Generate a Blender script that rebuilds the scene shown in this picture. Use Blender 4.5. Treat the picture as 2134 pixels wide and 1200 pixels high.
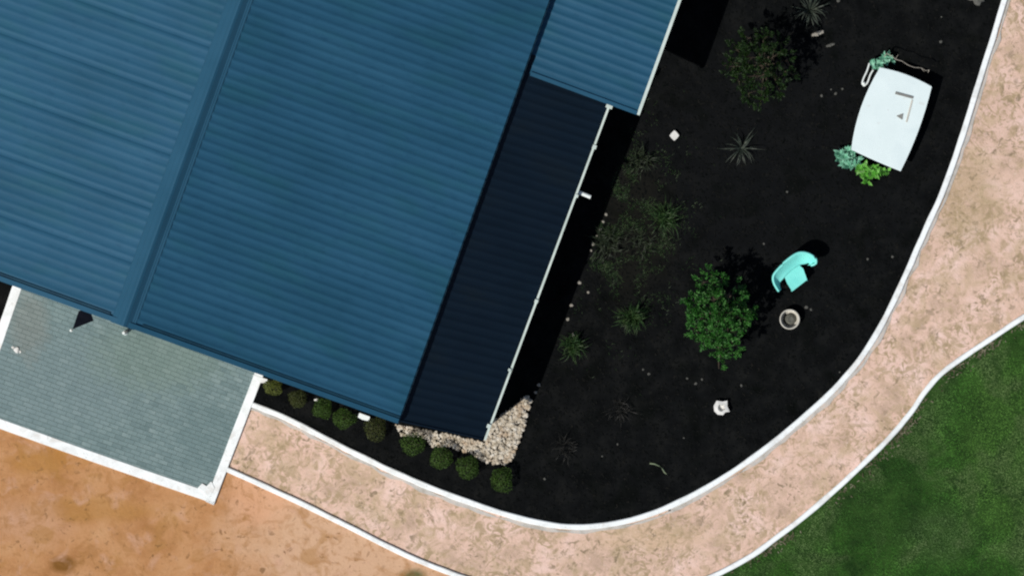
import bpy, math, random
from mathutils import Vector, noise
from mathutils.geometry import tessellate_polygon
random.seed(7)
for o in list(bpy.data.objects): bpy.data.objects.remove(o)
S = bpy.context.scene
COL = S.collection
# ------------------------------------------------------------------ camera
K, H = 90.0, 90.0            # photo pixels per metre on the ground, flying height
cam = bpy.data.objects.new('camera', bpy.data.cameras.new('camera')); COL.objects.link(cam)
cam.location = (0, 0, H); cam.rotation_euler = (0, 0, 0)
cam.data.sensor_width = 36; cam.data.lens = 36*H/(2134/K)
cam.data.clip_start = 1; cam.data.clip_end = 2000
S.camera = cam
# ------------------------------------------------------------------ light
EL = math.radians(55.0); SX, SY = 0.787, 0.617      # shadows run towards +SX,+SY
w = bpy.data.worlds.new('World'); S.world = w; w.use_nodes = True
nt = w.node_tree; bg = nt.nodes['Background']
sky = nt.nodes.new('ShaderNodeTexSky'); sky.sky_type = 'NISHITA'; sky.sun_disc = False
sky.sun_elevation = EL; sky.sun_rotation = math.atan2(-SX, -SY)
nt.links.new(sky.outputs[0], bg.inputs[0]); bg.inputs[1].default_value = 0.07
sun = bpy.data.objects.new('sun', bpy.data.lights.new('sun', 'SUN')); COL.objects.link(sun)
sun.data.energy = 3.9; sun.data.angle = math.radians(0.5); sun.data.color = (1, 0.96, 0.9)
sun.rotation_euler = Vector((SX*math.cos(EL), SY*math.cos(EL), -math.sin(EL))).to_track_quat('-Z', 'Y').to_euler()
vs = S.view_settings; vs.view_transform = 'Standard'; vs.look = 'None'; vs.exposure = 0.0; vs.gamma = 1
S.render.engine = 'CYCLES'; S.cycles.filter_width = 2.2

# ------------------------------------------------------------------ helpers
def P(px, py, z=0.0):
    f = (H-z)/H/K
    return Vector(((px-1067)*f, (600-py)*f, z))
def tag(o, label=None, cat=None, group=None, kind=None):
    if label: o['label'] = label
    if cat: o['category'] = cat
    if group: o['group'] = group
    if kind: o['kind'] = kind
    return o
def empty(name, loc=(0, 0, 0)):
    o = bpy.data.objects.new(name, None); COL.objects.link(o); o.location = loc; return o
class MB:
    def __init__(s): s.v = []; s.f = []; s.uv = []
    def face(s, pts, uv=None):
        n = len(s.v); s.v += [tuple(p) for p in pts]; s.f.append(tuple(range(n, n+len(pts))))
        s.uv += uv if uv else [(0, 0)]*len(pts)
    def grid(s, fn, nu, nv, uvf=None):
        n = len(s.v)
        for j in range(nv+1):
            for i in range(nu+1): s.v.append(tuple(fn(i/nu, j/nv)))
        for j in range(nv):
            for i in range(nu):
                a = n+j*(nu+1)+i
                s.f.append((a, a+1, a+nu+2, a+nu+1))
                for (p, q) in ((i, j), (i+1, j), (i+1, j+1), (i, j+1)):
                    s.uv.append(uvf(p/nu, q/nv) if uvf else (p/nu, q/nv))
    def prism(s, pts, z0, z1):
        """closed prism from a plan outline; pts list of Vector (counter clockwise or not)"""
        n = len(pts)
        top = [Vector((p[0], p[1], z1)) for p in pts]; bot = [Vector((p[0], p[1], z0)) for p in pts]
        for t in tessellate_polygon([top]):
            s.face([top[i] for i in t]); s.face([bot[i] for i in reversed(t)])
        for i in range(n):
            j = (i+1) % n; s.face([bot[i], bot[j], top[j], top[i]])
    def box(s, a, b, wd, h):
        """beam from a to b, width wd, depth h hanging below the a-b line"""
        a = Vector(a); b = Vector(b); d = (b-a); d2 = Vector((d.x, d.y, 0)).normalized()
        n = Vector((-d2.y, d2.x, 0))*wd/2; k = Vector((0, 0, -h))
        c = [a-n, a+n, b+n, b-n]; e = [p+k for p in c]
        s.face(c); s.face(e[::-1])
        for i in range(4):
            j = (i+1) % 4; s.face([e[i], e[j], c[j], c[i]])
    def tube(s, pts, r, n=8, r1=None):
        r1 = r if r1 is None else r1; base = len(s.v); m = len(pts)
        for k, p in enumerate(pts):
            p = Vector(p); q = Vector(pts[min(k+1, m-1)])-Vector(pts[max(k-1, 0)])
            q.normalize(); a = q.orthogonal().normalized(); b = q.cross(a); rr = r+(r1-r)*k/max(1, m-1)
            for i in range(n):
                t = 2*math.pi*i/n; s.v.append(tuple(p+a*rr*math.cos(t)+b*rr*math.sin(t)))
        for k in range(m-1):
            for i in range(n):
                j = (i+1) % n; s.f.append((base+k*n+i, base+k*n+j, base+(k+1)*n+j, base+(k+1)*n+i)); s.uv += [(0, 0)]*4
        for st, rev in ((0, True), ((m-1)*n, False)):
            r_ = [base+st+i for i in range(n)]; s.f.append(tuple(r_[::-1] if rev else r_)); s.uv += [(0, 0)]*n
    def lathe(s, c, prof, n=32, closed=False):
        base = len(s.v); m = len(prof)
        for r, z in prof:
            for i in range(n):
                t = 2*math.pi*i/n; s.v.append((c[0]+r*math.cos(t), c[1]+r*math.sin(t), c[2]+z))
        for k in range(m-1):
            for i in range(n):
                j = (i+1) % n; s.f.append((base+k*n+i, base+k*n+j, base+(k+1)*n+j, base+(k+1)*n+i)); s.uv += [(0, 0)]*4
        if not closed:
            s.f.append(tuple(base+i for i in range(n))[::-1]); s.uv += [(0, 0)]*n
            s.f.append(tuple(base+(m-1)*n+i for i in range(n))); s.uv += [(0, 0)]*n
    def rock(s, c, r, sq=0.6, seed=0, seg=8):
        """lumpy stone resting at c"""
        off = Vector((seed*3.1, seed*1.7, seed*.9)); base = len(s.v); rings = seg//2+1
        sx, sy = 1+.3*noise.noise(off), 1+.3*noise.noise(off*2.3+Vector((5, 1, 2)))
        for j in range(rings+1):
            ph = math.pi*j/rings
            for i in range(seg):
                t = 2*math.pi*i/seg
                d = Vector((math.sin(ph)*math.cos(t), math.sin(ph)*math.sin(t), math.cos(ph)))
                k = r*(1+.55*noise.noise(d*1.5+off))
                s.v.append((c[0]+d.x*k*sx, c[1]+d.y*k*sy, c[2]+r*sq*.7+d.z*k*sq))
        for j in range(rings):
            for i in range(seg):
                q = (i+1) % seg
                s.f.append((base+j*seg+i, base+(j+1)*seg+i, base+(j+1)*seg+q, base+j*seg+q)); s.uv += [(0, 0)]*4
    def build(s, name, mat, parent=None, smooth=False, origin=None):
        me = bpy.data.meshes.new(name)
        o_ = Vector(origin) if origin is not None else Vector((0, 0, 0))
        me.from_pydata([tuple(Vector(v)-o_) for v in s.v], [], s.f); me.validate()
        if len(me.loops) == len(s.uv):
            u = me.uv_layers.new(name='UVMap')
            u.data.foreach_set('uv', [c for t in s.uv for c in t])
        me.materials.append(mat)
        if smooth: me.polygons.foreach_set('use_smooth', [True]*len(me.polygons))
        me.update()
        o = bpy.data.objects.new(name, me); COL.objects.link(o); o.parent = parent; o.location = o_
        return o

def smooth_line(pts, step=6):
    out = []
    n = len(pts)
    for i in range(n-1):
        p0 = pts[max(i-1, 0)]; p1 = pts[i]; p2 = pts[i+1]; p3 = pts[min(i+2, n-1)]
        for k in range(step):
            t = k/step
            out.append(tuple(0.5*((2*p1[a])+(-p0[a]+p2[a])*t+(2*p0[a]-5*p1[a]+4*p2[a]-p3[a])*t*t+(-p0[a]+3*p1[a]-3*p2[a]+p3[a])*t**3) for a in (0, 1)))
    out.append(tuple(pts[-1])); return out
def ribbon(mb, line, o0, o1, z0, z1, bev=0.012, wob=0.0):
    """extruded kerb between offsets o0..o1 (metres, left of travel) of a pixel polyline"""
    W = [P(x, y) for x, y in line]; n = len(W); rows = []
    for i in range(n):
        d = W[min(i+1, n-1)]-W[max(i-1, 0)]; d.z = 0; d.normalize(); nn = Vector((-d.y, d.x, 0))
        j = wob*noise.noise(W[i]*2.2); j2 = wob*noise.noise(W[i]*2.7+Vector((9, 9, 9)))
        a = W[i]+nn*(o0+j); b = W[i]+nn*(o1+j2); e = nn*bev
        zz = z1+wob*.3*noise.noise(W[i]*1.3)
        rows.append([a+Vector((0, 0, z0)), a+Vector((0, 0, zz-bev)), a+e+Vector((0, 0, zz)), b-e+Vector((0, 0, zz)), b+Vector((0, 0, zz-bev)), b+Vector((0, 0, z0))])
    for i in range(n-1):
        for k in range(5): mb.face([rows[i][k], rows[i+1][k], rows[i+1][k+1], rows[i][k+1]][::-1])
    mb.face(rows[0]); mb.face(rows[-1][::-1])
def inside(x, y, poly):
    c = False; j = len(poly)-1
    for i in range(len(poly)):
        xi, yi = poly[i]; xj, yj = poly[j]
        if (yi > y) != (yj > y) and x < (xj-xi)*(y-yi)/(yj-yi)+xi: c = not c
        j = i
    return c
def sheet(name, poly, z, mat):
    mb = MB(); pts = [P(x, y) for x, y in poly]
    for p in pts: p.z = z
    for t in tessellate_polygon([pts]):
        q = [pts[i] for i in t]
        if (q[1]-q[0]).cross(q[2]-q[0]).z < 0: q.reverse()
        mb.face(q)
    return tag(mb.build(name, mat), kind='structure')

# ------------------------------------------------------------------ materials
def mat(name, stops, scale=4, detail=6, rough=0.8, bump=0.3, bscale=None, coord='Object', stretch=(1, 1, 1), rot=0, spec=0.3, lo=.3, hi=.7,
        spots=None, patch=None, metal=0, bdist=0.01, mask=False):
    m = bpy.data.materials.new(name); m.use_nodes = True; N = m.node_tree.nodes; L = m.node_tree.links
    b = N['Principled BSDF']; b.inputs['Roughness'].default_value = rough; b.inputs['Specular IOR Level'].default_value = spec
    b.inputs['Metallic'].default_value = metal
    tc = N.new('ShaderNodeTexCoord'); mp = N.new('ShaderNodeMapping')
    L.new(tc.outputs[coord], mp.inputs[0]); mp.inputs['Scale'].default_value = stretch; mp.inputs['Rotation'].default_value = (0, 0, rot)
    def nz(sc, de=detail, ro=.6):
        n = N.new('ShaderNodeTexNoise'); n.inputs['Scale'].default_value = sc; n.inputs['Detail'].default_value = de; n.inputs['Roughness'].default_value = ro
        L.new(mp.outputs[0], n.inputs['Vector']); return n
    n1 = nz(scale); r = N.new('ShaderNodeValToRGB'); L.new(n1.outputs['Fac'], r.inputs[0])
    el = r.color_ramp.elements; k = len(stops)
    while len(el) < k: el.new(.5)
    for i, c in enumerate(stops):
        el[i].position = lo+(hi-lo)*i/max(1, k-1); el[i].color = (*c, 1)
    out = r.outputs[0]
    def mixin(out, fac, colr):
        x = N.new('ShaderNodeMix'); x.data_type = 'RGBA'; L.new(fac, x.inputs[0]); L.new(out, x.inputs[6]); x.inputs[7].default_value = (*colr, 1); return x.outputs[2]
    for (cx, cy, rx, ry, colr, am) in (patch or []):          # stains with a place of their own
        g = N.new('ShaderNodeMapping'); g.vector_type = 'POINT'; L.new(tc.outputs['Object'], g.inputs[0])
        g.inputs['Location'].default_value = (-cx/rx, -cy/ry, 0); g.inputs['Scale'].default_value = (1/rx, 1/ry, 0)
        ds = N.new('ShaderNodeVectorMath'); ds.operation = 'ADD'
        nn = nz(1.3, 4); sb = N.new('ShaderNodeVectorMath'); sb.operation = 'SUBTRACT'; L.new(nn.outputs['Color'], sb.inputs[0]); sb.inputs[1].default_value = (.5, .5, .5)
        sm = N.new('ShaderNodeVectorMath'); sm.operation = 'SCALE'; sm.inputs[3].default_value = 1.2; L.new(sb.outputs[0], sm.inputs[0])
        L.new(g.outputs[0], ds.inputs[0]); L.new(sm.outputs[0], ds.inputs[1])
        ln = N.new('ShaderNodeVectorMath'); ln.operation = 'LENGTH'; L.new(ds.outputs[0], ln.inputs[0])
        q = N.new('ShaderNodeMapRange'); L.new(ln.outputs['Value'], q.inputs[0]); q.inputs[1].default_value = 1.2; q.inputs[2].default_value = .6; q.inputs[3].default_value = 0; q.inputs[4].default_value = am
        out = mixin(out, q.outputs[0], colr)
    for (sc, th, wd, colr, am, dst) in (spots or []):
        n = nz(sc, 3, .55); n.inputs['Distortion'].default_value = dst
        q = N.new('ShaderNodeMapRange'); L.new(n.outputs['Fac'], q.inputs[0]); q.inputs[1].default_value = th; q.inputs[2].default_value = th+wd; q.inputs[4].default_value = am
        if mask and sc > 2.2:                                 # marks gather in drifts instead of spreading evenly
            n3 = nz(sc*.21+.13, 4, .6); q3 = N.new('ShaderNodeMapRange'); L.new(n3.outputs['Fac'], q3.inputs[0]); q3.inputs[1].default_value = .42; q3.inputs[2].default_value = .60; q3.inputs[3].default_value = .12
            mu = N.new('ShaderNodeMath'); mu.operation = 'MULTIPLY'; L.new(q.outputs[0], mu.inputs[0]); L.new(q3.outputs[0], mu.inputs[1]); out = mixin(out, mu.outputs[0], colr)
        else: out = mixin(out, q.outputs[0], colr)
    L.new(out, b.inputs['Base Color'])
    if bump:
        nb = nz(bscale or scale*3, 5, .65); bp = N.new('ShaderNodeBump'); bp.inputs['Strength'].default_value = bump; bp.inputs['Distance'].default_value = bdist
        L.new(nb.outputs['Fac'], bp.inputs['Height']); L.new(bp.outputs[0], b.inputs['Normal'])
    return m
def W(px, py): p = P(px, py); return p.x, p.y
BR = math.radians(20)
M = {}
pp = lambda px, py, rx, ry, c, a: (*W(px, py), rx, ry, c, a)
M['dirt'] = mat('orange_dirt', mask=True, stops=[(.33, .15, .055), (.44, .225, .10), (.50, .28, .14)], scale=1.1, detail=8, rough=.95, bump=.5, bscale=14, bdist=.03, spec=.1,
    spots=[(2.0, .55, .15, (.52, .31, .21), .6, .5), (1.5, .55, .12, (.34, .17, .05), .55, .8), (2.1, .52, .14, (.33, .16, .055), .5, 1.4), (3.6, .56, .11, (.27, .13, .04), .55, 1.2), (7, .60, .07, (.15, .08, .03), .7, .6), (14, .60, .08, (.30, .16, .07), .5, .2)],
    patch=[pp(760, 1130, 3.2, 2.1, (.58, .38, .25), .8), pp(545, 1030, .8, .8, (.62, .34, .20), .7), pp(130, 1175, .35, .22, (.17, .075, .015), .9),
           pp(90, 960, .9, .35, (.36, .17, .035), .6), pp(180, 1060, 1.6, .3, (.36, .18, .045), .5), pp(862, 1203, .30, .22, (.07, .09, .03), .9), pp(60, 1090, 1.0, .6, (.50, .29, .18), .5)])
M['path'] = mat('pink_gravel', mask=True, stops=[(.45, .32, .24), (.65, .455, .36), (.74, .54, .47)], scale=1.2, detail=10, rough=.95, bump=.5, bscale=22, bdist=.02, spec=.1, lo=.32, hi=.66,
    spots=[(1.6, .50, .14, (.46, .35, .22), .6, 1.2), (2.3, .50, .10, (.36, .27, .16), .7, 2.5), (4.2, .50, .10, (.33, .25, .145), .85, 1.8), (6.0, .56, .08, (.20, .155, .095), .8, 1.0), (11, .60, .06, (.24, .185, .11), .65, .4), (18, .60, .1, (.72, .58, .50), .5, .3), (2.4, .60, .12, (.66, .44, .36), .6, .8), (16, .64, .06, (.25, .18, .11), .5, .5)],
    patch=[pp(2020, 430, .8, 1.1, (.34, .26, .13), .5), pp(2080, 250, .6, 1.2, (.60, .42, .34), .5), pp(1340, 1120, 1.5, .3, (.48, .35, .20), .5), pp(620, 930, .8, .35, (.66, .45, .37), .5)])
M['kerb'] = mat('white_concrete', [(.66, .68, .67), (.80, .84, .84), (.84, .87, .88)], 3, 6, .8, .25, 20, spots=[(6, .64, .1, (.45, .45, .43), .5, .6), (2.5, .56, .12, (.62, .60, .56), .6, .8), (20, .66, .06, (.34, .32, .28), .6, .2)])
M['haunch'] = mat('grey_mortar', [(.34, .31, .26), (.46, .44, .41), (.56, .47, .40)], 3.5, 6, .9, .4, 25)
M['bed'] = mat('black_soil', [(.0028, .0032, .0034), (.0056, .0062, .0065), (.0100, .0105, .0102)], 2.2, 8, 1, .6, 18, spec=.02, bdist=.02, spots=[(6, .64, .08, (.014, .014, .012), .5, .5), (1.3, .55, .15, (.0022, .003, .0022), .6, .5)],
    patch=[pp(1620, 330, 3.2, 3.2, (.0062, .0068, .0075), .55), pp(1330, 480, .9, 1.7, (.011, .011, .0085), .6)])
M['chips'] = mat('mulch_chips', [(.002, .0026, .0026), (.005, .0058, .0058), (.013, .0125, .011)], 12, 4, 1, 0, spec=.04)
M['clip'] = mat('dry_clippings', [(.04, .035, .02), (.12, .11, .07), (.30, .28, .20)], 3, 4, 1, 0, spec=.05)
M['lawn'] = mat('lawn_soil', [(.012, .030, .008), (.032, .075, .016)], 2, 5, 1, .3, spec=.05)
M['blade'] = mat('grass_blades', [(.014, .050, .010), (.042, .145, .020), (.080, .225, .038), (.135, .29, .065)], .8, 10, .8, 0, spec=.12, lo=.34, hi=.66, spots=[(.8, .48, .12, (.15, .19, .09), .55, .6), (2.6, .58, .1, (.012, .045, .010), .6, .6)],
    patch=[pp(1830, 1000, 1.5, 1.7, (.015, .04, .012), .5), pp(2090, 930, 1.1, 2.4, (.105, .235, .045), .75), pp(1960, 1120, .9, .7, (.11, .17, .07), .6), pp(1640, 1180, 1.0, .35, (.05, .16, .02), .6)])
RB = [(.0125, .066, .115), (.0165, .079, .141), (.0215, .092, .160)]
M['roof'] = mat('blue_steel', RB, .8, 5, .5, 0, coord='UV', stretch=(.35, 1, 1), spec=.22, spots=[(1.4, .5, .2, (.0135, .082, .112), .5, 0), (9, .55, .2, (.008, .05, .098), .4, 0)])
M['cap'] = mat('ridge_flashing', [(.014, .072, .126), (.018, .082, .142)], 1.5, 4, .5, 0, spec=.22)
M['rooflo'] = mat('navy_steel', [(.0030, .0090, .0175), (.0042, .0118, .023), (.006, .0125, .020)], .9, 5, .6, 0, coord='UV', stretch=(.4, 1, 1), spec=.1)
M['flash'] = mat('dark_flashing', [(.006, .03, .055), (.010, .05, .08)], 2, 3, .6, 0, spec=.2)
M['white'] = mat('white_paint', [(.66, .72, .70), (.76, .80, .79)], 3, 5, .5, .1, 20)
M['gutter'] = mat('off_white_gutter', [(.42, .50, .46), (.56, .64, .60)], 3, 5, .5, .1, 20)
M['wall'] = mat('rendered_wall', [(.35, .34, .31), (.42, .41, .38)], 3, 5, .9, .3, 30)
M['inner'] = mat('dark_window_glass', [(.01, .012, .015), (.015, .018, .02)], 2, 2, .15, 0, spec=.6)
M['deck'] = mat('grey_pavers', [(.10, .150, .155), (.158, .222, .225), (.22, .288, .288)], 1.1, 9, .9, .4, 30, coord='UV', lo=.30, hi=.70, spec=.1, bdist=.004,
    spots=[(14, .62, .08, (.09, .13, .13), .4, .3)], patch=[pp(120, 800, 2, 1.2, (.165, .225, .235), .5), pp(330, 740, 1.6, .9, (.155, .215, .175), .45), pp(430, 900, .9, .8, (.12, .18, .185), .5), pp(60, 680, .5, .8, (.20, .21, .19), .5)])
M['void'] = mat('joint_sand', [(.07, .10, .095), (.10, .14, .13)], 3, 3, 1, 0)
M['rock'] = mat('pale_rubble', [(.20, .165, .11), (.48, .42, .33), (.70, .67, .60)], 9, 6, .9, .5, 30, spots=[(3.2, .54, .12, (.40, .27, .16), .6, .5)])
M['stone'] = mat('white_stone', [(.55, .55, .52), (.76, .75, .72)], 8, 5, .8, .3, 30)
M['peb'] = mat('grey_pebble', [(.055, .055, .048), (.13, .13, .115)], 15, 4, .9, .3)
M['pebl'] = mat('pale_pebble', [(.20, .18, .15), (.36, .34, .29)], 15, 4, .9, .3)
M['bark'] = mat('bark', [(.04, .032, .022), (.09, .07, .05)], 12, 5, .95, .6, 30)
def leafm(n, a, b, c, sc=7, sp=None): return mat(n, [a, b, c], sc, 3, .55, 0, spec=.25, lo=.3, hi=.7, spots=sp)
M['leafA'] = leafm('bright_green_leaves', (.003, .022, .002), (.012, .085, .006), (.05, .17, .03), 5, [(22, .60, .05, (.20, .36, .14), .7, 0)])
M['leafB'] = leafm('dark_olive_leaves', (.002, .007, .001), (.006, .022, .002), (.018, .045, .006))
M['leafC'] = leafm('clipped_leaves', (.020, .048, .006), (.034, .075, .008), (.055, .105, .018), 4)
M['leafD'] = leafm('yellowish_leaves', (.05, .07, .010), (.09, .11, .02), (.13, .15, .04), 5)
M['leafE'] = leafm('brown_olive_leaves', (.028, .04, .008), (.04, .052, .012), (.055, .06, .018), 5)
M['leafF'] = leafm('blue_green_leaves', (.06, .22, .13), (.16, .42, .28), (.34, .60, .46), 9)
M['leafG'] = leafm('fresh_green_leaves', (.05, .22, .02), (.10, .34, .04), (.28, .48, .18), 9)
M['strap'] = leafm('grey_green_straps', (.018, .028, .020), (.035, .045, .034), (.075, .085, .065), 9)
M['tuft'] = leafm('dull_green_grass', (.007, .028, .006), (.018, .045, .010), (.045, .068, .025), 9)
M['tuftb'] = leafm('olive_grass', (.008, .014, .007), (.018, .027, .013), (.042, .054, .030), 8)
M['twig'] = leafm('dead_twigs', (.006, .006, .005), (.012, .012, .010), (.028, .026, .022), 8)
M['aqua'] = mat('turquoise_plastic', [(.17, .66, .60), (.24, .78, .70)], 3, 3, .45, 0, spec=.4)
M['grey'] = mat('grey_steel', [(.16, .16, .15), (.24, .24, .22)], 8, 3, .5, 0)
M['black'] = mat('matt_black', [(.002, .003, .006), (.004, .005, .009)], 5, 3, .9, 0, spec=.05)
M['pot'] = mat('cream_glaze', [(.42, .40, .34), (.58, .56, .50)], 9, 4, .6, .2)
M['soil'] = mat('pot_soil', [(.05, .052, .045), (.13, .13, .11)], 14, 5, 1, .6, 40)
M['hose'] = mat('pale_green_hose', [(.12, .16, .09), (.20, .24, .15)], 9, 3, .5, 0)
M['table'] = mat('white_table_paint', [(.64, .74, .74), (.68, .78, .78)], 2, 5, .5, .1, 12, spots=[(5, .66, .06, (.55, .58, .56), .5, .4), (1.5, .52, .12, (.60, .70, .71), .5, .6)])

# ------------------------------------------------------------------ ground, bed, path, lawn
mb = MB(); mb.face([(-300, -300, 0), (300, -300, 0), (300, 300, 0), (-300, 300, 0)])
tag(mb.build('ground', M['dirt']), kind='structure')
inner = [(2200, -340), (2150, -180), (2096, -10), (2064, 95), (2034, 190), (2003, 290), (1966, 395), (1928, 480), (1893, 560), (1851, 650), (1806, 728), (1750, 798),
         (1680, 864), (1600, 930), (1500, 999), (1400, 1052), (1300, 1086), (1200, 1097), (1100, 1083), (980, 1046), (860, 1000), (740, 944), (650, 898), (590, 868), (526, 843)]
outer = [(468, 975), (520, 998), (590, 1030), (700, 1083), (830, 1148), (910, 1182), (1000, 1213), (1120, 1240), (1250, 1247), (1370, 1235), (1470, 1206), (1560, 1160), (1630, 1110),
         (1700, 1055), (1775, 988), (1845, 920), (1893, 865), (1930, 812), (1968, 772), (2020, 735), (2070, 702), (2134, 660), (2230, 610), (2400, 560)]
IL = smooth_line(inner); OL = smooth_line(outer)
sheet('garden_bed', IL+[(430, 780), (500, 560), (900, -340)], .012, M['bed'])
sheet('garden_bed', [(-250, 420), (45, 590), (20, 665), (-260, 665)], .012, M['bed'])
sheet('path', IL[::-1]+[(2600, -340), (2600, 520)]+OL[::-1], .008, M['path'])
lawn_poly = [p for p in OL if p[0] > 1250]+[(2600, 560), (2600, 1700), (1000, 1700), (1150, 1330)]
sheet('lawn', lawn_poly, .016, M['lawn'])
mb = MB(); rnd = random.Random(3)
n = 0
while n < 90000:
    x = rnd.uniform(1380, 2250); y = rnd.uniform(590, 1290)
    if not inside(x, y, lawn_poly): continue
    p = P(x, y); g = noise.noise(Vector((p.x*.9, p.y*.9, 3)))
    near = min((x-q[0])**2+(y-q[1])**2 for q in OL[::3])**.5
    if near < 24+14*noise.noise(Vector((p.x*2, p.y*2, 7))) and rnd.random() < .8: continue
    if rnd.random() < .30-.5*g and rnd.random() < .5: n += 1; continue
    n += 1
    a = rnd.uniform(0, 6.28); h = rnd.uniform(.02, .05); w_ = rnd.uniform(.004, .008); l = rnd.uniform(.015, .05)
    d = Vector((math.cos(a), math.sin(a), 0)); s_ = Vector((-d.y, d.x, 0))*w_; z = Vector((0, 0, .016))
    mb.face([p+z-s_, p+z+s_, p+d*l+Vector((0, 0, h+.016))])
tag(mb.build('grass', M['blade']), 'short mown green lawn grass beside the outer kerb', 'grass', kind='stuff')

mb = MB(); rl = [p for p in OL if p[0] > 1330]; rr_ = random.Random(8)
for k in range(1500):
    i = rr_.randrange(len(rl)-1); f = rr_.random(); a = P(*rl[i]); b = P(*rl[i+1]); d = (b-a).normalized(); p = a+(b-a)*f+Vector((d.y, -d.x, 0))*(.07+abs(rr_.gauss(0, .10)))
    if noise.noise(p*1.6) < -.05+rr_.uniform(-.3, .3): continue
    an = rr_.uniform(0, 6.28); l = rr_.uniform(.01, .035); u = Vector((math.cos(an), math.sin(an), 0))*l; v = Vector((-math.sin(an), math.cos(an), rr_.uniform(-.3, .3)))*l*.35; z = Vector((0, 0, .045))
    mb.face([p+z-u-v, p+z+u-v, p+z+u+v, p+z-u+v])
tag(mb.build('dry_clippings', M['clip']), 'dry brown grass clippings and grit along the lawn side of the outer kerb', 'clippings', kind='stuff')
mb = MB(); bed_poly = IL+[(540, 800), (1000, 900), (1300, 200), (1400, -60)]; n = 0
while n < 14000:
    x = rnd.uniform(520, 2110); y = rnd.uniform(-30, 1100)
    if not inside(x, y, bed_poly): continue
    n += 1; p = P(x, y); a = rnd.uniform(0, 6.28); l = rnd.uniform(.012, .035); wd = l*rnd.uniform(.3, .6)
    d = Vector((math.cos(a), math.sin(a), rnd.uniform(-.25, .25)))*l; s_ = Vector((-math.sin(a), math.cos(a), rnd.uniform(-.25, .25)))*wd; z = Vector((0, 0, .026))
    mb.face([p+z-d-s_, p+z+d-s_, p+z+d+s_, p+z-d+s_])
tag(mb.build('mulch', M['chips']), 'black bark mulch covering the garden bed', 'mulch', kind='stuff')

# kerbs
t = empty('garden_kerb', P(1500, 1000)); inv = -t.location
def child_off(o, t): o.location = Vector(o.location)-t.location
mb = MB(); ribbon(mb, IL, -.065, .065, -.05, .09, .02, .012); o = mb.build('kerb_stone', M['kerb'], t); child_off(o, t)
mb = MB(); ribbon(mb, IL, .068, .150, -.05, .022, .006, .075); o = mb.build('mortar_haunch', M['haunch'], t); child_off(o, t)
tag(t, 'white curved concrete kerb between black garden bed and pink path', 'kerb')
mb = MB(); ribbon(mb, OL, -.06, .06, -.05, .085, .02, .012)
tag(mb.build('path_kerb', M['kerb']), 'white curved concrete kerb on the outer side of the pink path beside lawn and orange dirt', 'kerb')

# ------------------------------------------------------------------ deck
t = empty('patio', P(250, 800)); c0 = t.location
TL, TR, BR_, BL = (P(52, 575), P(540, 765), P(434, 1028), P(-44, 862))
def q4(u, v): return (TL*(1-u)+TR*u)*(1-v)+(BL*(1-u)+BR_*u)*v
nb = 32; mb = MB(); rr = random.Random(5)
for i in range(nb):
    v0 = (i+.045)/nb; v1 = (i+.955)/nb; z = .07+rr.uniform(0, .004); cut = [0]+[(k+(.5 if i % 2 else 0)+rr.uniform(-.04, .04))/25 for k in range(1, 25)]+[1]; of = rr.uniform(0, 40)
    for a, b in zip(cut[:-1], cut[1:]):
        of = rr.uniform(0, 90); z = .07+rr.uniform(-.0015, .0025)
        c = [q4(a+.0005, v0), q4(b-.0005, v0), q4(b-.0005, v1), q4(a+.0005, v1)]
        top = [p+Vector((0, 0, z)) for p in c]; bt = [p+Vector((0, 0, z-.025)) for p in c]; L_ = (c[1]-c[0]).length
        mb.face([top[3], top[2], top[1], top[0]], [(of, .09), (of+L_, .09), (of+L_, 0), (of, 0)])
        
        for k in range(4): j = (k+1) % 4; mb.face([top[k], top[j], bt[j], bt[k]])
o = mb.build('pavers', M['deck'], t); child_off(o, t)
mb = MB(); mb.prism([TL, TR, BR_, BL], .013, .066); o = mb.build('joint_sand', M['void'], t); child_off(o, t)
def strip(line, a, b, z1, nm='border', m='kerb', wob=.006):
    mb = MB(); ribbon(mb, smooth_line(line, 8), a, b, -.03, z1, .008, wob); o = mb.build(nm, M[m], t); child_off(o, t); return o
strip([(60, 560), (0, 733), (-52, 880)], -.22, .0, .086)         # left edge
strip([(-52, 865), (200, 955), (436, 1036)], -.09, .13, .083)
strip([(545, 765), (536, 796), (446, 1020), (437, 1046)], -.0, .0+.20, .0865) if False else strip([(547, 762), (535, 793), (446, 1024), (440, 1041)], -.105, .105, .09)
mb = MB()
for q in ([(413, 1015), (422, 1006), (431, 1012), (441, 1002), (448, 1016), (437, 1036)], ):
    mb.prism([P(*p) for p in q], .0, .105)
o = mb.build('corner_block', M['kerb'], t); child_off(o, t)
mb = MB(); mb.prism([P(*p) for p in [(527, 780), (558, 790), (556, 798), (540, 797)]], 0, .10); o = mb.build('end_block', M['kerb'], t); child_off(o, t)
tag(t, 'grey green paved patio with white concrete border below the gable', 'patio')
# paving to the left of the patio
mb = MB(); mb.prism([P(*p) for p in [(-120, 668), (-2, 668), (-14, 720), (-80, 880), (-200, 860)]], -.02, .07)
tag(mb.build('paving_slab', M['kerb']), 'white paving slab at the left edge of the patio', 'paving')

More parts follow.
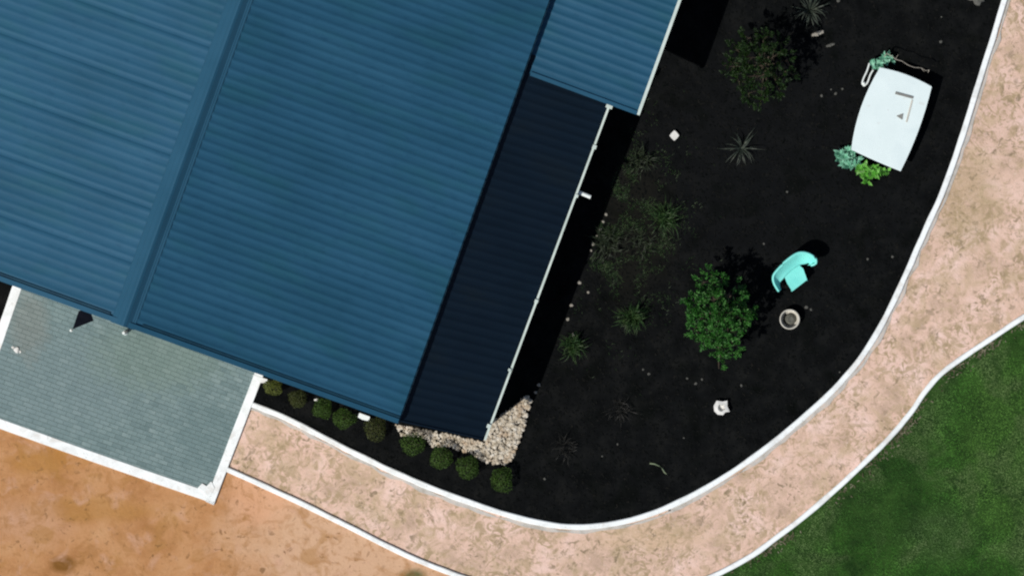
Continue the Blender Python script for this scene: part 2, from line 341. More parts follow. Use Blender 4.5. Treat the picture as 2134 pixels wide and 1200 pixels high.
# ------------------------------------------------------------------ house
hs = empty('house', P(700, 600))
def put(mb, name, m, parent=hs, smooth=False):
    o = mb.build(name, M[m], parent, smooth)
    if parent is hs: child_off(o, hs)
    return o
def corr(A, B, C, D, pitch=.205, amp=.0085, lap=0, nu=10, sag=0):
    """sheet: A->B down the slope at one end, D->C at the other; ribs run A->B"""
    mb = MB(); L_ = (Vector(D)-Vector(A)).length; per = int(round(L_/pitch)); nv = per*10; Wd = (Vector(B)-Vector(A)).length
    def fn(u, v):
        p = (A*(1-u)+B*u)*(1-v)+(D*(1-u)+C*u)*v
        ph = (v*per) % 1; s_ = math.cos(2*math.pi*ph)
        z = amp*(s_+.25*math.cos(4*math.pi*ph))
        k = int(v*per)
        z += amp*.5*noise.noise(Vector((k*1.7, u*2, 0)))
        if lap and k % lap == 0 and .35 < ph < .85: z -= .016
        z += .006*noise.noise(Vector((u*5, v*30, 4)))
        return p+Vector((0, 0, z))
    mb.grid(fn, nu, nv, lambda u, v: (u*Wd, v*L_)); return mb
ZE, ZR = 3.6, 6.25
main = {}
R0, R1 = P(258, 677, ZR), P(684, -500, ZR)
E0, E1 = P(829, 881, ZE), P(1251, -295, ZE)
G0, G1 = P(-306, 474, ZE), P(118, -700, ZE)
def solid(o, th=.03):
    m = o.modifiers.new('thick', 'SOLIDIFY'); m.thickness = th; m.offset = -1 if o.data.polygons[0].normal.z > 0 else 1; e = o.modifiers.new('edges', 'EDGE_SPLIT'); e.split_angle = 1.0; return o
ro = put(corr(R0, E0, E1, R1, lap=0, amp=.0083), 'roof_slope', 'roof', smooth=True); ro['label'] = 'right blue corrugated roof slope'; solid(ro)
ro2 = put(corr(R0, G0, G1, R1, lap=6, amp=.0050), 'roof_slope', 'roof', smooth=True); ro2['label'] = 'left lighter blue corrugated roof slope with sheet laps'; solid(ro2)
# ridge cap: two folded wings and a roll
mb = MB(); dn = (E0-R0).normalized(); dm = (G0-R0).normalized(); up = Vector((0, 0, .035))
al = (R1-R0); ends = (R0-al.normalized()*.03, R1)
prof = [dm*.33+up*.25, dm*.31+up*.6, dm*.20+up*1.0, dm*.19+up*1.25, dm*.10+up*1.5, dm*.04+up*2.2, up*2.2, dn*.05+up*1.9, dn*.16+up*.4, dn*.19+up*.6, dn*.20+up*.3, dn*.24+up*.55, dn*.26+up*.2]
for a, b in zip(prof[:-1], prof[1:]): mb.face([ends[0]+a, ends[1]+a, ends[1]+b, ends[0]+b][::-1])
rc = put(mb, 'ridge_cap', 'cap')
# barge cappings along the gable edge
for A, B, nm in ((R0, E0, 'barge_capping'), (R0, G0, 'barge_capping')):
    mb = MB(); ald = al.normalized(); o1 = -ald*.02
    dd = (B-A).normalized()
    mb.box(A+ald*.04+Vector((0, 0, .045))+dd*.03, B+ald*.04+Vector((0, 0, .045)), .11, .05); put(mb, nm, 'cap')
    mb = MB(); mb.box(A+ald*.135+Vector((0, 0, .026))+dd*.4, B+ald*.135+Vector((0, 0, .026)), .045, .02); put(mb, 'flashing_strip', 'flash')
    mb = MB(); mb.box(A+ald*.03+Vector((0, 0, -.04))+dd*.02, B+ald*.03+Vector((0, 0, -.04)), .04, .18); put(mb, 'bargeboard', 'flash')
# eave gutters of the main roof (thin, same colour)
mb = MB(); mb.box(E0+Vector((0, 0, -.05)), E1+Vector((0, 0, -.05)), .05, .10); put(mb, 'fascia', 'flash')
# upper side roof (open verandah)
A0, B0 = P(1084, 146, 3.3), P(1328, 236, 2.9); A1, B1 = P(1290, -420, 3.3), P(1534, -331, 2.9)
ro = put(corr(A0, B0, B1, A1, lap=0), 'verandah_roof', 'roof', smooth=True); solid(ro)
up_ = (B1-B0).normalized()
mb = MB(); mb.box(A0+Vector((0, 0, .035))+(B0-A0).normalized()*.25, B0+Vector((0, 0, .035)), .09, .05); put(mb, 'barge_capping', 'cap')
def gutter(B0, B1, wd=.10, brk=()):
    d = (B1-B0).normalized(); n = Vector((d.y, -d.x, 0)).normalized(); mb = MB(); z = Vector((0, 0, 1))
    c0 = B0+n*wd*.45; c1 = B1+n*wd*.45
    prof = [(-.5, .03), (-.5, -.08), (.5, -.08), (.5, .045), (.38, .045), (.38, -.06), (-.38, -.06), (-.38, .03)]
    pts = [[c+n*wd*a+z*b for a, b in prof] for c in (c0, c1)]
    for i in range(8): j = (i+1) % 8; mb.face([pts[0][i], pts[0][j], pts[1][j], pts[1][i]])
    for P_ in pts: mb.face([P_[0], P_[1], P_[2], P_[3], P_[4], P_[5], P_[6], P_[7]])
    L_ = (c1-c0).length; k = .5
    # snap-on leaf guard, slightly dished
    mb.box(c0+z*.038, c1+z*.038, wd*.80, .008)
    return mb, c0, d, n
g, c0_, d_, n_ = gutter(B0-up_*.03, B1, .07); put(g, 'verandah_gutter', 'gutter')
for k in (2.6, 4.9):
    p = B0+up_*k; q = Vector((p.x-.08, p.y, 0)); mb = MB(); mb.box(Vector((q.x-.05, q.y, 2.85)), Vector((q.x+.05, q.y, 2.85)), .1, 2.85); put(mb, 'post', 'white')
# lean-to, darker and steeper
A0, B0 = P(822, 876, 3.42), P(1008, 917, 2.02); A1, B1 = P(1096, 110, 3.42), P(1285, 172, 2.02)
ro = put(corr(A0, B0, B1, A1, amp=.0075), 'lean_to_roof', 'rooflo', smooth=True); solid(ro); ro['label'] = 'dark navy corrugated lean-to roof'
ul = (B1-B0).normalized()
Bt = P(1268, 219, 2.05)
g, gc, gd, gn = gutter(B0+ul*.02, Bt, .05); put(g, 'lean_to_gutter', 'gutter')
for (x, y, s_) in ((1269, 219, .075), (1237, 306, .045), (1200, 408, .035), (1116, 627, .04), (1060, 770, .03), (1017, 887, .045)):
    p = P(x, y, 2.11); mb = MB(); mb.box(p-gd*s_+gn*.02, p+gd*s_+gn*.02, s_*2, .06); put(mb, 'gutter_bracket', 'gutter')
mb = MB(); p = P(1209, 402, 1.9); q = P(1231, 411, 1.9); mb.tube([p-gn*.1, p, q], .045, 12); put(mb, 'drain_spout', 'white')
mb = MB(); mb.box(A0+ul*.02+Vector((0, 0, .03)), B0+ul*.02+Vector((0, 0, .03)), .04, .04); put(mb, 'bargeboard', 'rooflo')
# walls
def inset(p, a, b): v = p+e_al*a+e_ac*b; return v
e_al = Vector((al.x, al.y, 0)).normalized(); e_ac = Vector((dn.x, dn.y, 0)).normalized()
def wallbox(pts, z0, tops):
    mb = MB(); n = len(pts); b = [Vector((p.x, p.y, z0)) for p in pts]; tp = [Vector((p.x, p.y, z)) for p, z in zip(pts, tops)]
    for i in range(n): j = (i+1) % n; mb.face([b[i], b[j], tp[j], tp[i]])
    return mb
w0 = E0+e_al*.4-e_ac*.3; w1 = E1-e_al*.4-e_ac*.3; w2 = G1-e_al*.4+e_ac*.4; w3 = G0+e_al*.4+e_ac*.4; r0 = R0+e_al*.4; r1 = R1-e_al*.4
put(wallbox([w0, w1, r1, w2, w3, r0], 0, [3.55, 3.55, 5.95, 3.55, 3.55, 5.95]), 'wall', 'wall')
c = [A0+e_al*.12-e_ac*.0, B0+e_al*.12-e_ac*.07, Bt-e_ac*.07, P(1085, 146)]
put(wallbox(c, 0, [3.1, 1.97, 1.97, 3.1]), 'lean_to_wall', 'wall')
# a door and two windows in the gable wall, facing the deck
gd_ = (w0-r0); gd_.z = 0; gd_.normalize()
nrm = -e_al
def opening(name, centre, wd, z0, z1):
    mb = MB(); a = centre-gd_*wd/2; b = centre+gd_*wd/2
    mb.box(Vector((a.x, a.y, z1)), Vector((b.x, b.y, z1)), .07, z1-z0)
    fr = put(mb, name, 'white'); mb = MB(); a2 = a+gd_*.07+nrm*.03; b2 = b-gd_*.07+nrm*.03
    mb.box(Vector((a2.x, a2.y, z1-.07)), Vector((b2.x, b2.y, z1-.07)), .03, z1-z0-.14)
    o = mb.build('pane', M['inner'], fr)
opening('sliding_door', Vector((r0.x, r0.y, 0))-gd_*.2+nrm*.03, 2.4, .1, 2.15)
opening('window', Vector((r0.x, r0.y, 0))+gd_*3.6+nrm*.03, 1.5, .9, 2.1)
tag(hs, 'blue corrugated metal roofed house with darker navy lean-to and white gutters', 'house')

# flat black triangle over the patio beside the gable edge, white clip at its tip
t = empty('black_triangle', P(172, 668)); mb = MB()
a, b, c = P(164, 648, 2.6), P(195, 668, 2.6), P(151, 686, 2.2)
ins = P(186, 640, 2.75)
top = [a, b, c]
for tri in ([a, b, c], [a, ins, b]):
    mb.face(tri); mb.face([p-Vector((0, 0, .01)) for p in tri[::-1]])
o = mb.build('cloth', M['black'], t); child_off(o, t)  # thin black triangular sheet, plain matt colour
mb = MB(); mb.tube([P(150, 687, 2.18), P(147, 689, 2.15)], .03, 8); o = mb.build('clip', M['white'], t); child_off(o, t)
tag(t, 'small black triangle with white clip over the patio', 'shade cloth')

def single(mb, name, m, origin, label, cat, group=None, smooth=False, kind=None):
    o = mb.build(name, M[m], None, smooth, origin); return tag(o, label, cat, group, kind)
mb = MB(); p = P(262, 693); mb.lathe((p.x, p.y, .07), [(.06, 0), (.06, .03), (.045, .05), (.04, .4), (.028, .42)], 16)
single(mb, 'bollard_light', 'white', p, 'small white stub light on the patio just below the roof ridge end', 'light')
mb = MB(); mb.rock(P(35, 729, .07), .06, .5, 4, 10); mb.rock(P(27, 724, .07), .035, .5, 9, 8); mb.rock(P(42, 733, .07), .03, .5, 3, 8)
single(mb, 'crumpled_cloth', 'deckcloth' if 'deckcloth' in M else 'stone', P(35, 729), 'crumpled white cloth lying on the left part of the patio', 'cloth')
# white meter box by the shrubs
mb = MB(); pts = [P(747, 868), (P(750, 859)), P(772, 867), P(770, 876), P(756, 873)]; mb.prism(pts, .012, .35)
single(mb, 'meter_box', 'white', P(758, 868), 'small white box at the gable wall between the clipped shrubs', 'box')
mb = MB(); mb.rock(P(659, 833, .012), .045, .8, 6, 10)
single(mb, 'stone', 'stone', P(659, 833), 'tiny white stone beside the third clipped shrub from the patio', 'stone')

# ------------------------------------------------------------------ rubble
mb = MB(); poly = [(822, 884), (905, 899), (1008, 920), (1020, 880), (1040, 870), (1100, 824), (1107, 832), (1096, 880), (1088, 905), (1078, 925), (1066, 962), (1050, 968), (1035, 966), (1005, 960), (985, 945), (955, 938), (940, 928), (902, 930), (890, 915), (868, 908), (838, 908)]
n = 0; rr = random.Random(11)
while n < 1500:
    x = rr.uniform(815, 1110); y = rr.uniform(820, 975)
    if not inside(x, y, poly): continue
    n += 1; big = x > 1005; r = rr.uniform(.014, .04 if not big else .055); p = P(x, y, .01+(.09*rr.random() if big else .02*rr.random())); mb.rock(p, r, .55, n, 6)
single(mb, 'rock_rubble', 'rock', P(1040, 930), 'pale cream broken rock rubble around the lean-to corner', 'rubble', kind='stuff')
mb = MB()
def long_rock(x0, y0, x1, y1, r):
    for k in range(9):
        f = k/8; mb.rock(P(x0+(x1-x0)*f, y0+(y1-y0)*f, .02), r*(.7+.5*math.sin(f*3)), .6, k+x0, 8)
long_rock(1048, 905, 1098, 832, .075); long_rock(1060, 950, 1094, 868, .06); long_rock(1040, 880, 1096, 830, .05)
single(mb, 'stone_slab', 'rock', P(1080, 880), 'long jagged cream rock outcrop at the right end of the rubble', 'rock')

# edging stones along the building's shadow
es = [(1256, 447, .03), (1250, 462, .04), (1244, 478, .035), (1237, 492, .03), (1229, 508, .045), (1225, 522, .03), (1200, 589, .045), (1219, 609, .03), (1184, 636, .04), (1176, 665, .035), (1187, 698, .04), (1116, 801, .04), (1109, 817, .035)]
eslab = ['topmost pale edging stone beside the lean-to'] + ['small pale edging stone in the tight upper run beside the lean-to']*5 + ['pale edging stone just below the tight upper run, nearest the lean-to', 'pale edging stone set right of the row below the upper run',
  'pale edging stone level with the rounded grass tuft', 'pale edging stone above the lower grass tuft nearest the lean-to', 'pale edging stone touching the grass tuft nearest the lower lean-to wall', 'upper of two pale edging stones just above the rock rubble', 'lower of two pale edging stones just above the rock rubble']
for i, (x, y, r) in enumerate(es):
    x += 7; mb = MB(); mb.rock(P(x, y, .012), r, .6, i+20, 8)
    single(mb, 'edging_stone', 'pebl', P(x, y), eslab[i], 'stone', 'pale edging stones beside the lean-to')
pb = [(1732, 187), (1741, 196), (1755, 186), (1712, 200), (1750, 775), (1340, 770), (1352, 779), (1425, 912), (1255, 950), (1135, 997), (1545, 803), (1450, 799), (1463, 790), (1432, 788), (1287, 925), (1747, 2), (1960, 88), (1962, 36), (1680, 640), (1690, 645), (1640, 400), (1592, 508), (1200, 1090), (1395, 1062), (1808, 540), (1860, 535)]
nearby = {(1750, 775): 'tiny grey pebble close to the inner kerb, right of the bright green tree', (1425, 912): 'tiny grey pebble between the hollow white stone and the hose offcut', (1135, 997): 'tiny grey pebble right of the last clipped shrub',
  (1255, 950): 'tiny grey pebble on the lower bed left of the hose offcut', (1340, 770): 'tiny grey pebble left of the bright green tree, upper of a pair', (1352, 779): 'tiny grey pebble left of the bright green tree, lower of a pair',
  (1200, 1090): 'tiny grey pebble against the lowest bend of the garden kerb', (1395, 1062): 'tiny grey pebble beside the kerb below the hose offcut', (1747, 2): 'tiny grey pebble at the top edge right of the strappy plant',
  (1592, 508): 'tiny grey pebble above the shadow of the bright green tree', (1640, 400): 'tiny grey pebble alone between the white table and the turquoise chair', (1680, 640): 'tiny grey pebble just right of the round planter, upper of two', (1690, 645): 'tiny grey pebble just right of the round planter, lower of two',
  (1808, 540): 'tiny grey pebble well right of the turquoise chair, nearer the chair', (1860, 535): 'tiny grey pebble between the turquoise chair and the kerb, nearer the kerb', (1960, 88): 'tiny grey pebble above the upper right corner of the white table, nearer the table', (1962, 36): 'tiny grey pebble above the white table, nearer the top edge',
  (1545, 803): 'tiny grey pebble right above the hollow white stone'}
for k_, q in enumerate([(1732, 187), (1741, 196), (1755, 186), (1712, 200)]): nearby[q] = ('tiny grey pebble in the cluster left of the white table, ' + ['second from left', 'lowest near the middle', 'rightmost', 'leftmost'][k_])
for i, (x, y) in enumerate(pb):
    mb = MB(); mb.rock(P(x, y, .012), rr.uniform(.018, .04), .6, i+60, 8)
    single(mb, 'pebble', 'peb', P(x, y), nearby.get((x, y), 'tiny grey pebble scattered below the tip of the bright green tree'), 'pebble', 'grey pebbles scattered on the garden bed')
for (x, y, x1, y1, w_, lb) in ((1695, 74, 1714, 67, .05, 'pale grey elongated stone beside the strappy plant at the top'), (1724, 97, 1738, 92, .035, 'dull grey elongated stone right of the dark green tree')):
    mb = MB()
    for k in range(5): f = k/4; mb.rock(P(x+(x1-x)*f, y+(y1-y)*f, .012), w_*(.7+.3*math.sin(f*3.1)), .5, k, 8)
    single(mb, 'stone', 'pebl' if w_ > .04 else 'peb', P(x, y), lb, 'stone')
mb = MB(); mb.rock(P(2038, -3, .012), .14, .4, 2, 14); mb.rock(P(2024, -6, .012), .09, .4, 5, 10)
single(mb, 'flat_stone', 'peb', P(2038, 0), 'flat grey stone cut by the top edge near the kerb', 'stone', smooth=True)
# two white stones
mb = MB(); p = P(1405, 283, .012); mb.prism([p+Vector((.11*math.cos(t)*(1 if i % 2 == 0 else .78), .12*math.sin(t)*(1 if i % 2 == 0 else .78), 0)) for i, t in enumerate([k*math.pi/4 for k in range(8)])], .012, .12)
single(mb, 'paver', 'stone', p, 'small white diamond shaped block standing alone on the black bed', 'block')
mb = MB(); p = P(1503, 849, .012); out = [(-16, -4), (-10, -15), (2, -13), (12, -15), (12, -3), (17, 8), (8, 9), (3, 15), (-8, 14), (-15, 7)]
ring1 = [p+Vector((a/K, -b/K, 0)) for a, b in out]; ring2 = [p+Vector((a*.5/K, -b*.5/K, 0)) for a, b in out]
nn = len(out); top = .16
for i in range(nn):
    j = (i+1) % nn; a, b, c, d = ring1[i], ring1[j], ring2[j], ring2[i]
    mb.face([a, b, b+Vector((0, 0, top)), a+Vector((0, 0, top))]); mb.face([a+Vector((0, 0, top)), b+Vector((0, 0, top)), c+Vector((0, 0, top+.02)), d+Vector((0, 0, top+.02))])
    mb.face([d+Vector((0, 0, top+.02)), c+Vector((0, 0, top+.02)), c*.6+p*.4+Vector((0, 0, .06)), d*.6+p*.4+Vector((0, 0, .06))])
mb.face([q*.6+p*.4+Vector((0, 0, .06)) for q in ring2])
single(mb, 'hollow_stone', 'stone', p, 'white lumpy stone with a hollow top near the bottom of the bed', 'stone')
# round pot
t = empty('planter', P(1644, 665)); prof = [(.13, 0), (.19, .02), (.232, .24), (.232, .27), (.205, .27), (.20, .08), (.16, .05)]
mb = MB(); mb.lathe((0, 0, .012), prof, 40, closed=True); mb.build('bowl', M['pot'], t, True)
mb = MB(); mb.lathe((.03, 0, .02), [(.125, 0), (.13, .09), (.10, .13), (.06, .16), (.04, .15)], 24); mb.build('soil', M['soil'], t)
tag(t, 'round planter with cream rim and grey soil below the turquoise chair', 'planter')
mb = MB(); mb.tube([P(1354, 965, .03), P(1364, 966, .035), (P(1374, 970, .04)), P(1381, 976, .035), P(1385, 984, .03)], .018, 8)
mb.tube([P(1384, 983, .03), P(1390, 988, .05)], .02, 6, .003)
single(mb, 'hose_offcut', 'hose', P(1372, 970), 'short curved pale green hose offcut on the lower bed', 'hose', smooth=True)

# ------------------------------------------------------------------ white table with bowed sides
t = empty('garden_table', P(1858, 250)); ZT = .62
def bow(a, b, s_, n=8):
    a = Vector(a); b = Vector(b); d = b-a; nn = Vector((d.y, -d.x)); return [a+d*(k/n)+nn*s_*4*(k/n)*(1-k/n) for k in range(n)]
o4 = [Vector(q) for q in ((1834, 141), (1942, 181), (1877, 357), (1774, 312))]
line = bow(o4[0], o4[1], .045)+bow(o4[1], o4[2], .03)+bow(o4[2], o4[3], .01)+bow(o4[3], o4[0], .055)
ctr = P(1858, 250, ZT); pts = [P(q.x, q.y, ZT)-Vector((ctr.x, ctr.y, 0)) for q in line]
loc = Vector((ctr.x, ctr.y, 0)); t.location = loc
mb = MB(); mb.prism(pts, ZT-.05, ZT-.006); mb.prism([q*.992 for q in pts], ZT-.006, ZT); mb.build('table_top', M['table'], t)
corn = [P(q.x, q.y, ZT)-loc for q in o4]
for q in corn:
    mb = MB(); a = Vector((q.x*.82, q.y*.82, ZT-.05)); mb.tube([a, Vector((a.x*1.05, a.y*1.05, 0.01))], .035, 10, .028); mb.build('leg', M['white'], t)
def onT(x, y, dz=.0): v = P(x, y, ZT+dz)-loc; v.z = ZT+dz; return v
mb = MB(); mb.box(onT(1866, 194, .025), onT(1903, 204, .025), .055, .023); mb.build('handle_bar', M['grey'], t)
mb = MB(); mb.box(onT(1901, 209, .018), onT(1889, 255, .018), .035, .016); mb.build('edge_rail', M['pot'], t)
mb = MB(); mb.prism([onT(1868, 242), onT(1882, 237), onT(1880, 250)], ZT+.001, ZT+.02); mb.build('latch', M['grey'], t)
tag(t, 'large white table with bowed sides and grey L-shaped fitting on top', 'table')

# ------------------------------------------------------------------ turquoise chair
ZS = .40; ch = empty('plastic_chair', P(1656, 572)); cl = ch.location.copy()
def cp(x, y, z): v = P(x, y, z)-cl; v.z = z; return v
mb = MB(); seat = [(1634, 574), (1645, 562), (1662, 549), (1674, 560), (1682, 583), (1651, 607), (1640, 590)]
mb.prism([cp(x, y, ZS) for x, y in seat], ZS-.03, ZS); mb.build('seat', M['aqua'], ch)
# tub back and arms: a rim tube plus shell
rim = smooth_line([(1623, 607), (1613, 590), (1612, 574), (1626, 556), (1644, 539), (1664, 527), (1683, 528), (1699, 538), (1700, 549), (1690, 553)], 5)
inn = smooth_line([(1628, 604), (1625, 590), (1633, 580), (1642, 570), (1654, 560), (1667, 552), (1678, 550), (1684, 548), (1687, 549), (1683, 553)], 5)
mb = MB(); n = len(rim)
def zr(f): return .54+.12*math.sin(math.pi*f)
def shell(f, g):
    i = min(int(f*(n-1)), n-2); fr = f*(n-1)-i
    a = Vector(rim[i])*(1-fr)+Vector(rim[i+1])*fr; b = Vector(inn[i])*(1-fr)+Vector(inn[i+1])*fr
    p = a*(1-g)+b*g; z = zr(f)*(1-g)+ZS*g-.05*math.sin(math.pi*g)
    return cp(p.x, p.y, z)
mb.grid(shell, 44, 8); o = mb.build('backrest', M['aqua'], ch, True); md = o.modifiers.new('t', 'SOLIDIFY'); md.thickness = .012
mb = MB(); mb.tube([cp(x, y, zr(i/(n-1))+.005) for i, (x, y) in enumerate(rim)], .028, 10); mb.build('armrest_rim', M['aqua'], ch, True)
for (x, y, x2, y2) in ((1641, 566, 1634, 562), (1666, 552, 1671, 546), (1677, 581, 1682, 584), (1651, 601, 1650, 606)):
    mb = MB(); mb.tube([cp(x, y, ZS-.03), cp(x2, y2, .012)], .028, 8, .02); mb.build('leg', M['aqua'], ch)
tag(ch, 'turquoise moulded plastic armchair facing lower right on the black bed', 'chair')

# ------------------------------------------------------------------ vegetation
def leaf(mb, p, d, up, l, w_):
    s_ = d.cross(up); s_ = s_.normalized() if s_.length > 1e-4 else d.orthogonal().normalized(); k = up*w_*.3
    mb.face([p, p+d*l*.45+s_*w_+k, p+d*l]); mb.face([p, p+d*l, p+d*l*.45-s_*w_+k])
def rdir(r, zb=.3):
    v = Vector((r.gauss(0, 1), r.gauss(0, 1), r.gauss(0, 1)+zb)); return v.normalized()
def tree(px, py, hc, blobs, nleaf, lm, seed, label, ll=.06, lw=.016, core=None):
    """blobs: (dx,dy (pixels), z, radius m) clumps"""
    r = random.Random(seed); base = P(px, py); t = empty('tree', base)
    mt = MB(); mc = MB(); hub = Vector((0, 0, .7))
    mt.tube([(0, 0, 0), (.03, .02, .35), hub], .06, 8, .04)
    wsum = sum(b[3]**2 for b in blobs)
    for (dx, dy, z, rad) in blobs:
        c = P(px+dx, py+dy, z)-base; c.z = z
        mid = (hub+c)/2+Vector((r.uniform(-.1, .1), r.uniform(-.1, .1), -.05)); mt.tube([hub, mid, c], .028, 6, .008)
        for k in range(int(nleaf*rad**2/wsum/20)):
            q = rdir(r, .2)*rad*(r.random()**.45); q.z *= .8
            tip = c+q; dd = (q.normalized()*.7+rdir(r)*.7).normalized()
            if k % 3 == 0: mt.tube([c, tip], .006, 4, .002)
            for m_ in range(20):
                d = (dd+rdir(r, .1)*.8).normalized(); leaf(mc, tip+dd*m_*.005+rdir(r)*.035, d, rdir(r, .8), ll*r.uniform(.6, 1.3), lw*r.uniform(.7, 1.3))
    mt.build('trunk', M['bark'], t); mc.build('crown', M[lm], t); return tag(t, label, 'tree')
r = random.Random(2)
def blobset(outline_pts): return outline_pts
bA = [(-38, -62, 1.0, .19), (-22, -84, .9, .12), (0, -66, 1.2, .16), (32, -55, 1.1, .13), (-50, -20, 1.3, .26), (-15, -25, 1.6, .30), (30, -20, 1.4, .26), (-40, 15, 1.5, .28), (0, 10, 1.9, .34), (40, 10, 1.5, .24),
      (60, 5, 1.1, .15), (-55, 35, 1.1, .20), (-15, 45, 1.5, .28), (25, 40, 1.4, .26), (0, 75, 1.2, .22), (25, 70, 1.1, .18), (0, 100, 1.0, .13), (-5, 118, .8, .08), (-68, 20, .9, .10), (-30, 55, 1.1, .2), (45, -35, 1.0, .13)]
tree(1503, 650, 1.4, bA, 8200, 'leafA', 21, 'bright green bushy tree left of the turquoise chair', .075, .017)
bB = [(-55, -35, 1.1, .22), (-30, -60, 1.2, .22), (0, -55, 1.5, .26), (-60, 0, 1.3, .24), (-25, -20, 1.7, .30), (20, -20, 1.6, .28), (50, -15, 1.2, .20), (-50, 30, 1.3, .24), (-10, 20, 1.8, .30), (30, 25, 1.4, .24),
      (-30, 55, 1.2, .22), (5, 55, 1.3, .22), (-5, 80, .9, .14), (35, 50, 1.0, .15), (60, 15, 1.0, .12), (35, -50, 1.1, .15), (-70, -10, .9, .12)]
tree(1590, 140, 1.4, bB, 5600, 'leafB', 22, 'dark olive green bushy tree near the top of the bed', .065, .016)
# clipped shrubs
sh = [(571, 806, .20, 'leafD'), (622, 830, .22, 'leafE'), (673, 850, .25, 'leafC'), (718, 871, .25, 'leafC'), (783, 893, .25, 'leafE'), (861, 924, .28, 'leafC'), (920, 952, .26, 'leafC'), (975, 972, .27, 'leafC'), (1046, 998, .28, 'leafC')]
lab = ['yellowish clipped shrub nearest the patio, half under the eave', 'dull brownish clipped shrub, second from the patio', 'green clipped shrub, third from the patio beside a tiny white stone', 'green clipped shrub just left of the small white box',
       'dull brown olive clipped shrub between the white box and the rubble', 'brightest green squarish clipped shrub at the left end of the rubble', 'green clipped shrub below the middle of the rubble', 'wide green clipped shrub below the right part of the rubble', 'dark round clipped shrub at the right end of the row']
for i, ((x, y, rad, lm), lb) in enumerate(zip(sh, lab)):
    t = empty('clipped_shrub', P(x, y)); rs = random.Random(40+i); mb = MB(); ph = rs.uniform(0, 6); e1 = rs.uniform(.86, 1.12); e2 = rs.uniform(.86, 1.12); hh = rs.uniform(.6, .95); w1 = rs.uniform(.03, .10)
    for k in range(1500):
        d = rdir(rs, .15); d.z = abs(d.z) if rs.random() < .8 else d.z
        a = math.atan2(d.y, d.x); wob = 1+w1*math.cos(4*a+ph)+.07*math.cos(3*a-ph)+.12*noise.noise(d*3+Vector((i, i, i)))
        q = Vector((d.x*rad*wob*e1, d.y*rad*wob*e2, .30+d.z*rad*hh))
        q = Vector((q.x, q.y, q.z))-d*rs.random()**2*.06
        leaf(mb, q, (d*.5+rdir(rs)*.8).normalized(), d, .032, .010)
    mb.build('foliage', M[lm], t)
    mb = MB(); mb.tube([(0, 0, 0), (0, 0, .35)], .02, 6, .01)
    for k in range(7): a = k*.9; mb.tube([(0, 0, .15), (math.cos(a)*rad*.6, math.sin(a)*rad*.6, .38)], .01, 5, .004)
    mb.build('stem', M['bark'], t); tag(t, lb, 'shrub', 'clipped shrubs in a row along the gable')
def straps(px, py, n, L_, w_, lm, seed, label, rise=.3, spread=6.283, a0=0, z0=.012, name='strappy_plant', cat='plant', curl=.5, jit=.04):
    rs = random.Random(seed); c = P(px, py); mb = MB()
    for k in range(n):
        a = a0+spread*(k+rs.uniform(-.4, .4))/n; l = L_*rs.uniform(.55, 1.1); h = rise*rs.uniform(.6, 1.2); ww = w_*rs.uniform(.7, 1.2); b = rs.uniform(-curl, curl)
        o = Vector((rs.uniform(-jit, jit), rs.uniform(-jit, jit), z0)); prev = None
        for s_ in range(6):
            f = s_/5; aa = a+b*f; d = Vector((math.cos(aa), math.sin(aa), 0)); p = c+o+d*l*f+Vector((0, 0, h*math.sin(min(1, f*1.1)*2.4)))
            sd = Vector((-d.y, d.x, .25))*ww*(1-f**2)*(.5+.5*min(1, f*4))
            cur = (p-sd, p+sd)
            if prev: mb.face([prev[0], prev[1], cur[1], cur[0]])
            prev = cur
    return single(mb, name, lm, c, label, cat)
straps(1545, 310, 22, .56, .013, 'strap', 1, 'spiky star shaped grey green plant in the middle of the upper bed', .22)
straps(1687, 22, 34, .50, .016, 'strap', 2, 'spiky grey green strappy plant cut by the top edge', .35)
straps(1335, 335, 60, .36, .010, 'tuftb', 3, 'olive grass tuft nearest the verandah roof corner', .25, jit=.18, name='grass_tuft')
straps(1385, 455, 80, .42, .011, 'tuft', 4, 'dark green grass tuft with long blades, right of the lean-to drain spout', .3, jit=.16, name='grass_tuft')
straps(1262, 505, 110, .34, .009, 'tuftb', 5, 'straggly olive grass tuft beside the row of edging stones', .2, jit=.22, name='grass_tuft')
straps(1330, 500, 60, .3, .008, 'tuftb', 15, 'thin sparse grass tuft below the long bladed tuft', .15, jit=.25, name='grass_tuft')
straps(1318, 662, 110, .42, .012, 'tuft', 6, 'rounded dark green grass tuft left of the bright green tree', .35, jit=.10, name='grass_tuft', curl=.9)
straps(1193, 722, 90, .38, .011, 'tuft', 7, 'rounded dark green grass tuft nearest the lower lean-to wall', .3, jit=.12, name='grass_tuft', curl=.8)
straps(1293, 850, 50, .38, .006, 'twig', 8, 'sparse withered dark plant in the lower bed above the hose offcut', .2, jit=.15, name='dead_plant')
straps(1180, 930, 45, .36, .006, 'twig', 9, 'sparse withered dark plant right of the rock rubble', .2, jit=.15, name='dead_plant')
mb = MB(); rs = random.Random(77); n = 0
while n < 3000:
    x = rs.gauss(1300, 60); y = rs.gauss(470, 95)
    if x < 1150+(760-y)*.30+12 or noise.noise(Vector((x/38, y/38, 5))) < rs.uniform(-.1, .35): continue
    n += 1; p = P(x, y, .014); a = rs.uniform(0, 6.28); l = rs.uniform(.03, .09); d = Vector((math.cos(a), math.sin(a), 0)); q = Vector((-d.y, d.x, 0))*.005
    mb.face([p-q, p+q, p+d*l+Vector((0, 0, rs.uniform(.01, .06)))])
tag(mb.build('ground_cover', M['tuft']), 'thin straggly weeds creeping over the bed beside the lean-to', 'weeds', kind='stuff')
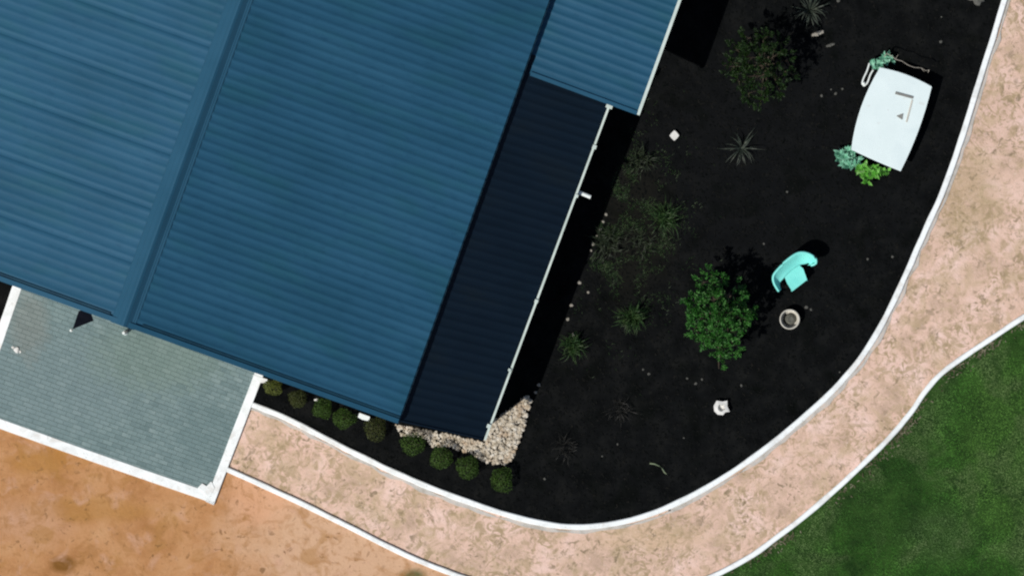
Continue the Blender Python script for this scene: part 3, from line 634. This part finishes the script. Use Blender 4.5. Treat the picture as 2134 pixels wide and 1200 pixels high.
# leafy succulents round the table
def succ(px, py, spots, lm, seed, label, nm='succulent', ll=.12, z=.22, nn=14):
    rs = random.Random(seed); c0 = P(px, py); mb = MB()
    for (x, y, s_) in spots:
        c = P(x, y, .03); zc = z*rs.uniform(.6, 1.1)
        for k in range(int(nn*s_)):
            a = rs.uniform(0, 6.28); e = rs.uniform(.1, 1.1); d = Vector((math.cos(a)*math.cos(e), math.sin(a)*math.cos(e), math.sin(e)))
            leaf(mb, c+Vector((0, 0, zc)), d, Vector((0, 0, 1)), ll*rs.uniform(.5, 1.1), ll*.22)
        mb.tube([c, c+Vector((0, 0, zc))], .012, 5, .008)
    return single(mb, nm, lm, c0, label, 'plant')
succ(1765, 330, [(1752, 325, 1), (1764, 318, 1), (1768, 332, 1.2), (1760, 342, 1), (1776, 343, 1), (1747, 333, .7), (1782, 335, .8), (1772, 322, 1), (1755, 315, .6), (1748, 320, 1), (1784, 345, 1), (1766, 344, 1), (1758, 328, 1.2)], 'leafF', 1, 'blue green leafy succulent at the lower left corner of the white table', ll=.19)
succ(1805, 355, [(1790, 352, 1), (1800, 348, 1), (1808, 358, 1.1), (1818, 352, 1), (1808, 370, .7), (1826, 358, .9), (1795, 358, .8), (1806, 380, .4), (1838, 356, .6), (1815, 362, 1), (1848, 358, .4), (1792, 364, 1), (1804, 368, 1), (1822, 364, .9)], 'leafG', 2, 'fresh green leafy plant below the lower edge of the white table', ll=.19)
succ(1832, 130, [(1822, 128, 1), (1832, 135, 1), (1840, 122, 1), (1815, 135, .8), (1828, 142, .7), (1850, 118, .7), (1858, 125, .5), (1846, 132, .6)], 'leafF', 3, 'blue green leafy succulent at the upper left corner of the white table', ll=.16)
mb = MB(); ring = smooth_line([(1812, 132), (1807, 148), (1800, 163), (1797, 174), (1801, 179), (1808, 172), (1814, 156), (1820, 146)], 5)
mb.tube([P(x, y, .10) for x, y in ring], .022, 8); mb.tube([P(1799, 172, .10), P(1801, 177, .10)], .04, 8)
single(mb, 'bent_tube', 'white', P(1805, 155), 'white bent tube loop left of the white table', 'tube', smooth=True)
mb = MB(); mb.tube([P(x, y, z) for x, y, z in ((1848, 112, .45), (1860, 118, .5), (1866, 124, .55), (1880, 128, .6), (1892, 136, .6), (1905, 141, .62), (1920, 142, .6), (1930, 148, .58), (1936, 146, .55))], .010, 6, .006)
mb.tube([P(1866, 124, .55), P(1872, 114, .6)], .007, 5, .003); mb.tube([P(1848, 112, .45), P(1838, 125, .05)], .012, 6, .01); mb.tube([P(1920, 142, .6), P(1926, 150, .62)], .012, 5, .004); mb.tube([P(1936, 146, .55), P(1934, 152, .55)], .014, 5, .005)
single(mb, 'bare_branch', 'pebl', P(1860, 118), 'thin pale bare branch crossing the shadow above the white table', 'branch')
